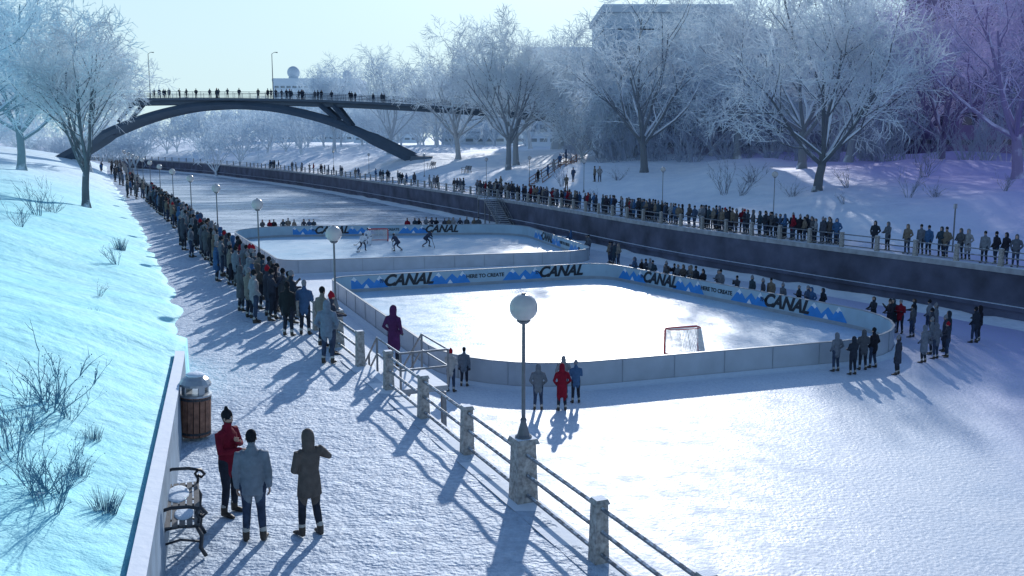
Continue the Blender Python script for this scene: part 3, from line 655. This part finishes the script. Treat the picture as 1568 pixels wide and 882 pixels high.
    if detail:
        hm=3 if detail=='skin' else 6
        for s in 'lr':
            E,Wr=J['e'+s],J['w'+s]; d=(Wr-E).normalized(); sx=-1 if s=='l' else 1
            side=Vector((0,1,0)); side=(side-d*side.dot(d)).normalized()
            nrm=d.cross(side)*(-sx); 
            p=Wr+d*.01; g.tube([p,p+d*.03,p+d*.07,p+d*.10],[(.028,.018),(.040,.018),(.044,.017),(.040,.013)],8,hm,ref=side)
            for i,L in enumerate((.066,.076,.072,.055)):
                q=p+d*.09+side*(.030-.020*i); c1=q+d*L*.45+nrm*.006; c2=c1+d*L*.32+nrm*.018; c3=c2+d*L*.18+nrm*.02; g.tube([q,c1,c2,c3],[.0095,.0095,.0085,.006],6,hm)
            q=p+d*.03+side*.036; g.tube([q,q+side*.022+d*.022,q+side*.03+d*.055+nrm*.012,q+side*.026+d*.075+nrm*.02],[.013,.012,.0105,.007],6,hm)
    if g.v:
        v=np.empty(len(out.vertices)*3); out.vertices.foreach_get('co',v)
        G=M(); G.v=v.reshape(-1,3).tolist(); G.f=[tuple(p.vertices) for p in out.polygons]; G.m=sl.tolist(); G.add(g.v,g.f); G.m=sl.tolist()+g.m
        return G.mesh(name,mats+[m_white,m_lip],True)
    return out
V=[figure('spectator_mesh',arm='down'),
   figure('spectator_mesh',arm='pocket',head='hood',pants=m_jeans),
   figure('spectator_mesh',arm='pocket',head='hood',coat='long',female=True),
   figure('spectator_mesh',arm='front',hat=m_hatr,pants=m_jeans,pom=True),
   figure('spectator_mesh',arm='cross',hat=m_hatg),
   figure('spectator_mesh',arm='down',coat='long',female=True,hat=m_hatg,pom=True),
   figure('spectator_mesh',arm='phone',hat=m_hatk,stride=.6),
   figure('spectator_mesh',arm='front',head='none',pants=m_pants,female=True),
   figure('spectator_mesh',arm='front',head='hood',pants=m_pants),
   figure('spectator_mesh',arm='pocket',hat=m_hatk,stride=.3,pants=m_jeans,bulk=1.1)]
KW=[4,5,4,.6,4,4,2,3,5,5]
COL=[(.03,.04,.06)]*2+[(.05,.06,.09),(.02,.02,.03),(.10,.11,.13),(.16,.18,.22),(.20,.23,.28),(.06,.10,.18),(.09,.08,.08),(.22,.012,.03),(.20,.17,.14),(.04,.07,.10),(.30,.31,.34),(.03,.03,.05),(.05,.13,.28),(.22,.20,.18),(.07,.08,.11),(.12,.14,.18)]
def who(x,y,z,az,k=None,col=None,s=None,name='spectator'):
    put(name,V[k if k is not None else random.choices(range(len(V)),KW)[0]],(x,y,z),-math.radians(az),s or R(.94,1.05),(*(col or random.choice(COL)),1.))
GR_=(.17,.20,.24)
f1=figure('man_red',vox=.016,arm='cross',detail='skin',beard=True,pose=dict(wl=(.06,.24,1.3),wr=(-.05,.22,1.12)),pom=True)
put('man_in_red_jacket',f1,(-4.8,16.,.01),-math.radians(112),1.03,(.20,.010,.030,1))
f2=figure('man_grey',vox=.016,arm='down',detail='skin',pants=m_jeans,bulk=1.06)
put('man_in_grey_jacket',f2,(-4.1,14.9,.01),-math.radians(-8),1.02,(.22,.26,.31,1))
f3=figure('woman_brown',vox=.016,arm='hip',head='hood',coat='mid',detail='glove',female=True,stride=.3,bulk=1.05)
put('woman_in_brown_parka',f3,(-3.25,15.1,.01),-math.radians(-40),1.,(.13,.11,.10,1))
f4=figure('man_b',vox=.02,arm='pocket',head='hood',detail='glove',pants=m_jeans,bulk=1.08)
put('man_in_blue_grey_jacket',f4,(-5.2,27.2,.01),-math.radians(10),1.03,(.20,.26,.34,1))
who(-7.2,31.1,0,15,0,(.02,.025,.03));who(-6.7,31.3,0,5,4,(.06,.12,.24))
who(-3.35,27.3,-.1,30,2,(.09,.025,.10),1.0,'woman_in_purple_parka')
t=tY(Lp,LA,33.5)
while t<tY(Lp,LA,98):
    for s in ((.45,) if random.random()<.4 else (.45,1.05) if random.random()<.7 else (.45,1.,1.65)):
        if s==1.65 and t>tY(Lp,LA,60): continue
        x,y,d=at(Lp,LA,t+R(-.15,.15),-s-R(.0,.2)); who(x,y,0.,R(35,85))
    t+=R(.6,.95)
for i in range(2):
    x,y,d=at(Lp,LA,tY(Lp,LA,28.6+i*1.1),-.4); who(x,y,0,R(40,80),(3,0)[i])
for x,y in [(-39.7,101.8),(-40.1,105.1),(-38.1,101.8),(-71,178.5),(-72.9,176),(-69.9,168.4),(-50,130),(-51.2,129),(-55,137),(-60,150),(-61,152),(-66,163),(-42,108),(-45,117)]: who(x,y,0.,R(0,360))
for i in range(26):
    x,y,d=at(Lp,LA,R(tY(Lp,LA,100),tY(Lp,LA,200)),-.5-R(0,1.8)); who(x,y,0,R(30,90))
for a in [(-2.5,39.2,20,3,(.45,.45,.45)),(-2.0,40.1,10,0,(.14,.18,.24)),(1.0,36.5,0,1,GR_),(1.9,36.4,-5,2,(.25,.01,.03)),(2.05,38.2,0,1,(.30,.31,.33)),(2.5,37.5,-10,4,(.06,.14,.28))]: who(a[0],a[1],-4,a[2],a[3],a[4])
for i,(x,y) in enumerate([(14.4,42.7),(14.95,42.1),(15.7,43.0),(16.3,43.4),(16.9,42.1),(19.0,44.4),(20.1,46.2),(21.2,48.8),(21.6,52.),(21.0,46.8),(23.4,48.8),(23.9,49.4),(21.9,50.),(20.6,45.6),(21.6,47.8),(22.2,51.5),(19.9,45.2),(20.8,50.2),(20.3,52.)]):
    who(x,y,-4,R(-50,0) if i<5 else R(-90,-30),col=random.choice(COL[:7]))
a,b_=np.array(NC[2]),np.array(NC[1])
u=(b_-a)/np.hypot(*(b_-a))
for i in range(34):
    p=a+u*R(.5,25)+np.array([-u[1],u[0]])*R(.6,1.3); who(p[0],p[1],-4,R(225,265))
for i in range(9): p=np.array([7.9,78])+np.array([-.27,.96])*R(-4,20)+np.array([.9,0]); who(p[0],p[1],-4,R(230,280))
for x0,x1,n in ((-26,-20,9),(-11,-3,13)):
    for i in range(n): x=x0+(x1-x0)*(i+R(-.3,.3))/n; who(x,100.6+(x+29.3)*.12+1.1+R(0,.6),-4,R(160,200))
t=tY(Rp,RA,65.)
while t<tY(Rp,RA,122):
    for s in ((.7,) if random.random()<.45 else (.65,1.25)):
        x,y,d=at(Rp,RA,t+R(-.15,.15),s+R(0,.25)); who(x,y,-.85,R(215,275))
    t+=R(.42,.7) if R(0,1)<.93 else 1.6
for yy in [62.4,61.6,60.1,59.6,59.0,58.3,58.0,57.2,56.8,55.6,55.2,54.7,53.9,52.6]:
    x,y,d=at(Rp,RA,tY(Rp,RA,yy),R(.6,1.3)); who(x,y,-.85,R(220,270),s=1.04)
for i in range(46):
    x,y,d=at(Rp,RA,R(tY(Rp,RA,120),tY(Rp,RA,225)),R(.7,2.2)); who(x,y,-.85,R(0,360))
for i,k in enumerate((.1,.3,.5,.75,.95)): p=Vector((3,124,0.2)).lerp(Vector((8,136.5,2.9)),k); who(p.x+R(-.4,.4),p.y,p.z,R(0,360))
for i in range(8): x=2+R(-5,9);y=121+R(-4,4)-(x-2)*.9; who(x,y,ht(x,y),R(180,280))
for i in range(40):
    x=-74+R(0,46) if i<34 else R(-80,-20); who(x,YB-2.7,dz(x),R(150,210),col=random.choice(COL[:5]))
def player(x,y,az,jm,lean,goalie=False):
    dk=lean; pose=dict(P=(0,-.08*dk,.84),C=(0,.14*dk,1.14),Nk=(0,.26*dk,1.33),H=(0,.34*dk,1.46),hl=(-.1,-.06*dk,.82),hr=(.1,-.06*dk,.82),kl=(-.2,.2,.5),kr=(.2,.12,.47),al=(-.22,.12,.11),ar=(.34,-.28,.13),
      sl=(-.2,.24*dk,1.28),sr=(.2,.24*dk,1.28),el=(-.33,.3,1.06),er=(.34,.28,1.05),wl=(-.12,.5,.98),wr=(.22,.55,.86))
    me=figure('player',vox=.024,pose=pose,head='none',helmet=True,hat=m_ink,coatmat=jm,pants=m_jerseyd,bulk=1.25)
    e=bpy.data.objects.new('hockey_goalie' if goalie else 'hockey_player',None); sc.collection.objects.link(e); e.location=(x,y,-3.97); e.rotation_euler=(0,0,-math.radians(az))
    put('body',me,parent=e); g=M()
    g.tube([(-.22,.46,1.06),(.18,.58,.86),(.75,1.15,.05)],.02,6,0); g.tube([(.75,1.15,.05),(.95,1.2,.04),(1.05,1.2,.06)],[(.012,.04)]*3,6,0)
    for a in ((-.22,.12),(.34,-.28)): g.box((a[0],a[1]+.06,.015),(.012,.30,.03),1)
    if goalie:
        for sx in(-1,1): g.box((sx*.22,.26,.42),(.28,.12,.75),2,0,1.,rx=.15)
    g.obj('stick',[m_ink,m_steelg,m_jersey],parent=e)
player(-13.7,94,200,m_jersey,.7,True); player(-10.4,88.5,-60,m_jerseyd,1.1); player(-8.,92.,110,m_jerseyd,1.4); player(-13.6,89.,150,m_jersey,.6)
# ------------------------------------------------------------ light, sky, camera
el,az=math.radians(20),math.radians(6)
sv=Vector((math.sin(az)*math.cos(el),math.cos(az)*math.cos(el),math.sin(el)))
l=bpy.data.lights.new('sun','SUN'); l.energy=4.0; l.angle=math.radians(.8); l.color=(1,.985,.97)
lo=bpy.data.objects.new('sun',l); sc.collection.objects.link(lo); lo.rotation_euler=(-sv).to_track_quat('-Z','Y').to_euler()
wd=bpy.data.worlds.new("World"); sc.world=wd; wd.use_nodes=True; nt=wd.node_tree
sky=nt.nodes.new('ShaderNodeTexSky'); sky.sky_type='NISHITA'; sky.sun_disc=False; sky.sun_elevation=el; sky.sun_rotation=az; sky.air_density=1.0; sky.dust_density=.3; sky.ozone_density=2.5
mm=nt.nodes.new('ShaderNodeMix'); mm.data_type='RGBA'; mm.blend_type='MULTIPLY'; mm.inputs[0].default_value=1.; mm.inputs[7].default_value=(.90,1.0,1.10,1)
nt.links.new(sky.outputs[0],mm.inputs[6])
# pale winter haze layer, densest at the horizon
tc=nt.nodes.new('ShaderNodeTexCoord'); sp=nt.nodes.new('ShaderNodeSeparateXYZ'); nt.links.new(tc.outputs['Generated'],sp.inputs[0])
mr=nt.nodes.new('ShaderNodeMapRange'); mr.interpolation_type='SMOOTHSTEP'; nt.links.new(sp.outputs[2],mr.inputs[0]); mr.inputs[1].default_value=.0; mr.inputs[2].default_value=.5; mr.inputs[3].default_value=.94; mr.inputs[4].default_value=.0
hz=nt.nodes.new('ShaderNodeMix'); hz.data_type='RGBA'; nt.links.new(mr.outputs[0],hz.inputs[0]); nt.links.new(mm.outputs[2],hz.inputs[6]); hz.inputs[7].default_value=(4.3,5.75,6.3,1)
nt.links.new(hz.outputs[2],nt.nodes['Background'].inputs[0]); nt.nodes['Background'].inputs[1].default_value=.145
cam=bpy.data.cameras.new('camera'); co=bpy.data.objects.new('camera',cam); sc.collection.objects.link(co)
co.location=(0,0,6.4); co.rotation_euler=(math.radians(90-8.83),0,0); cam.lens=34.58; cam.clip_end=8000; cam.clip_start=.2
sc.camera=co
sc.view_settings.view_transform='Standard'; sc.view_settings.look='None'; sc.view_settings.exposure=0
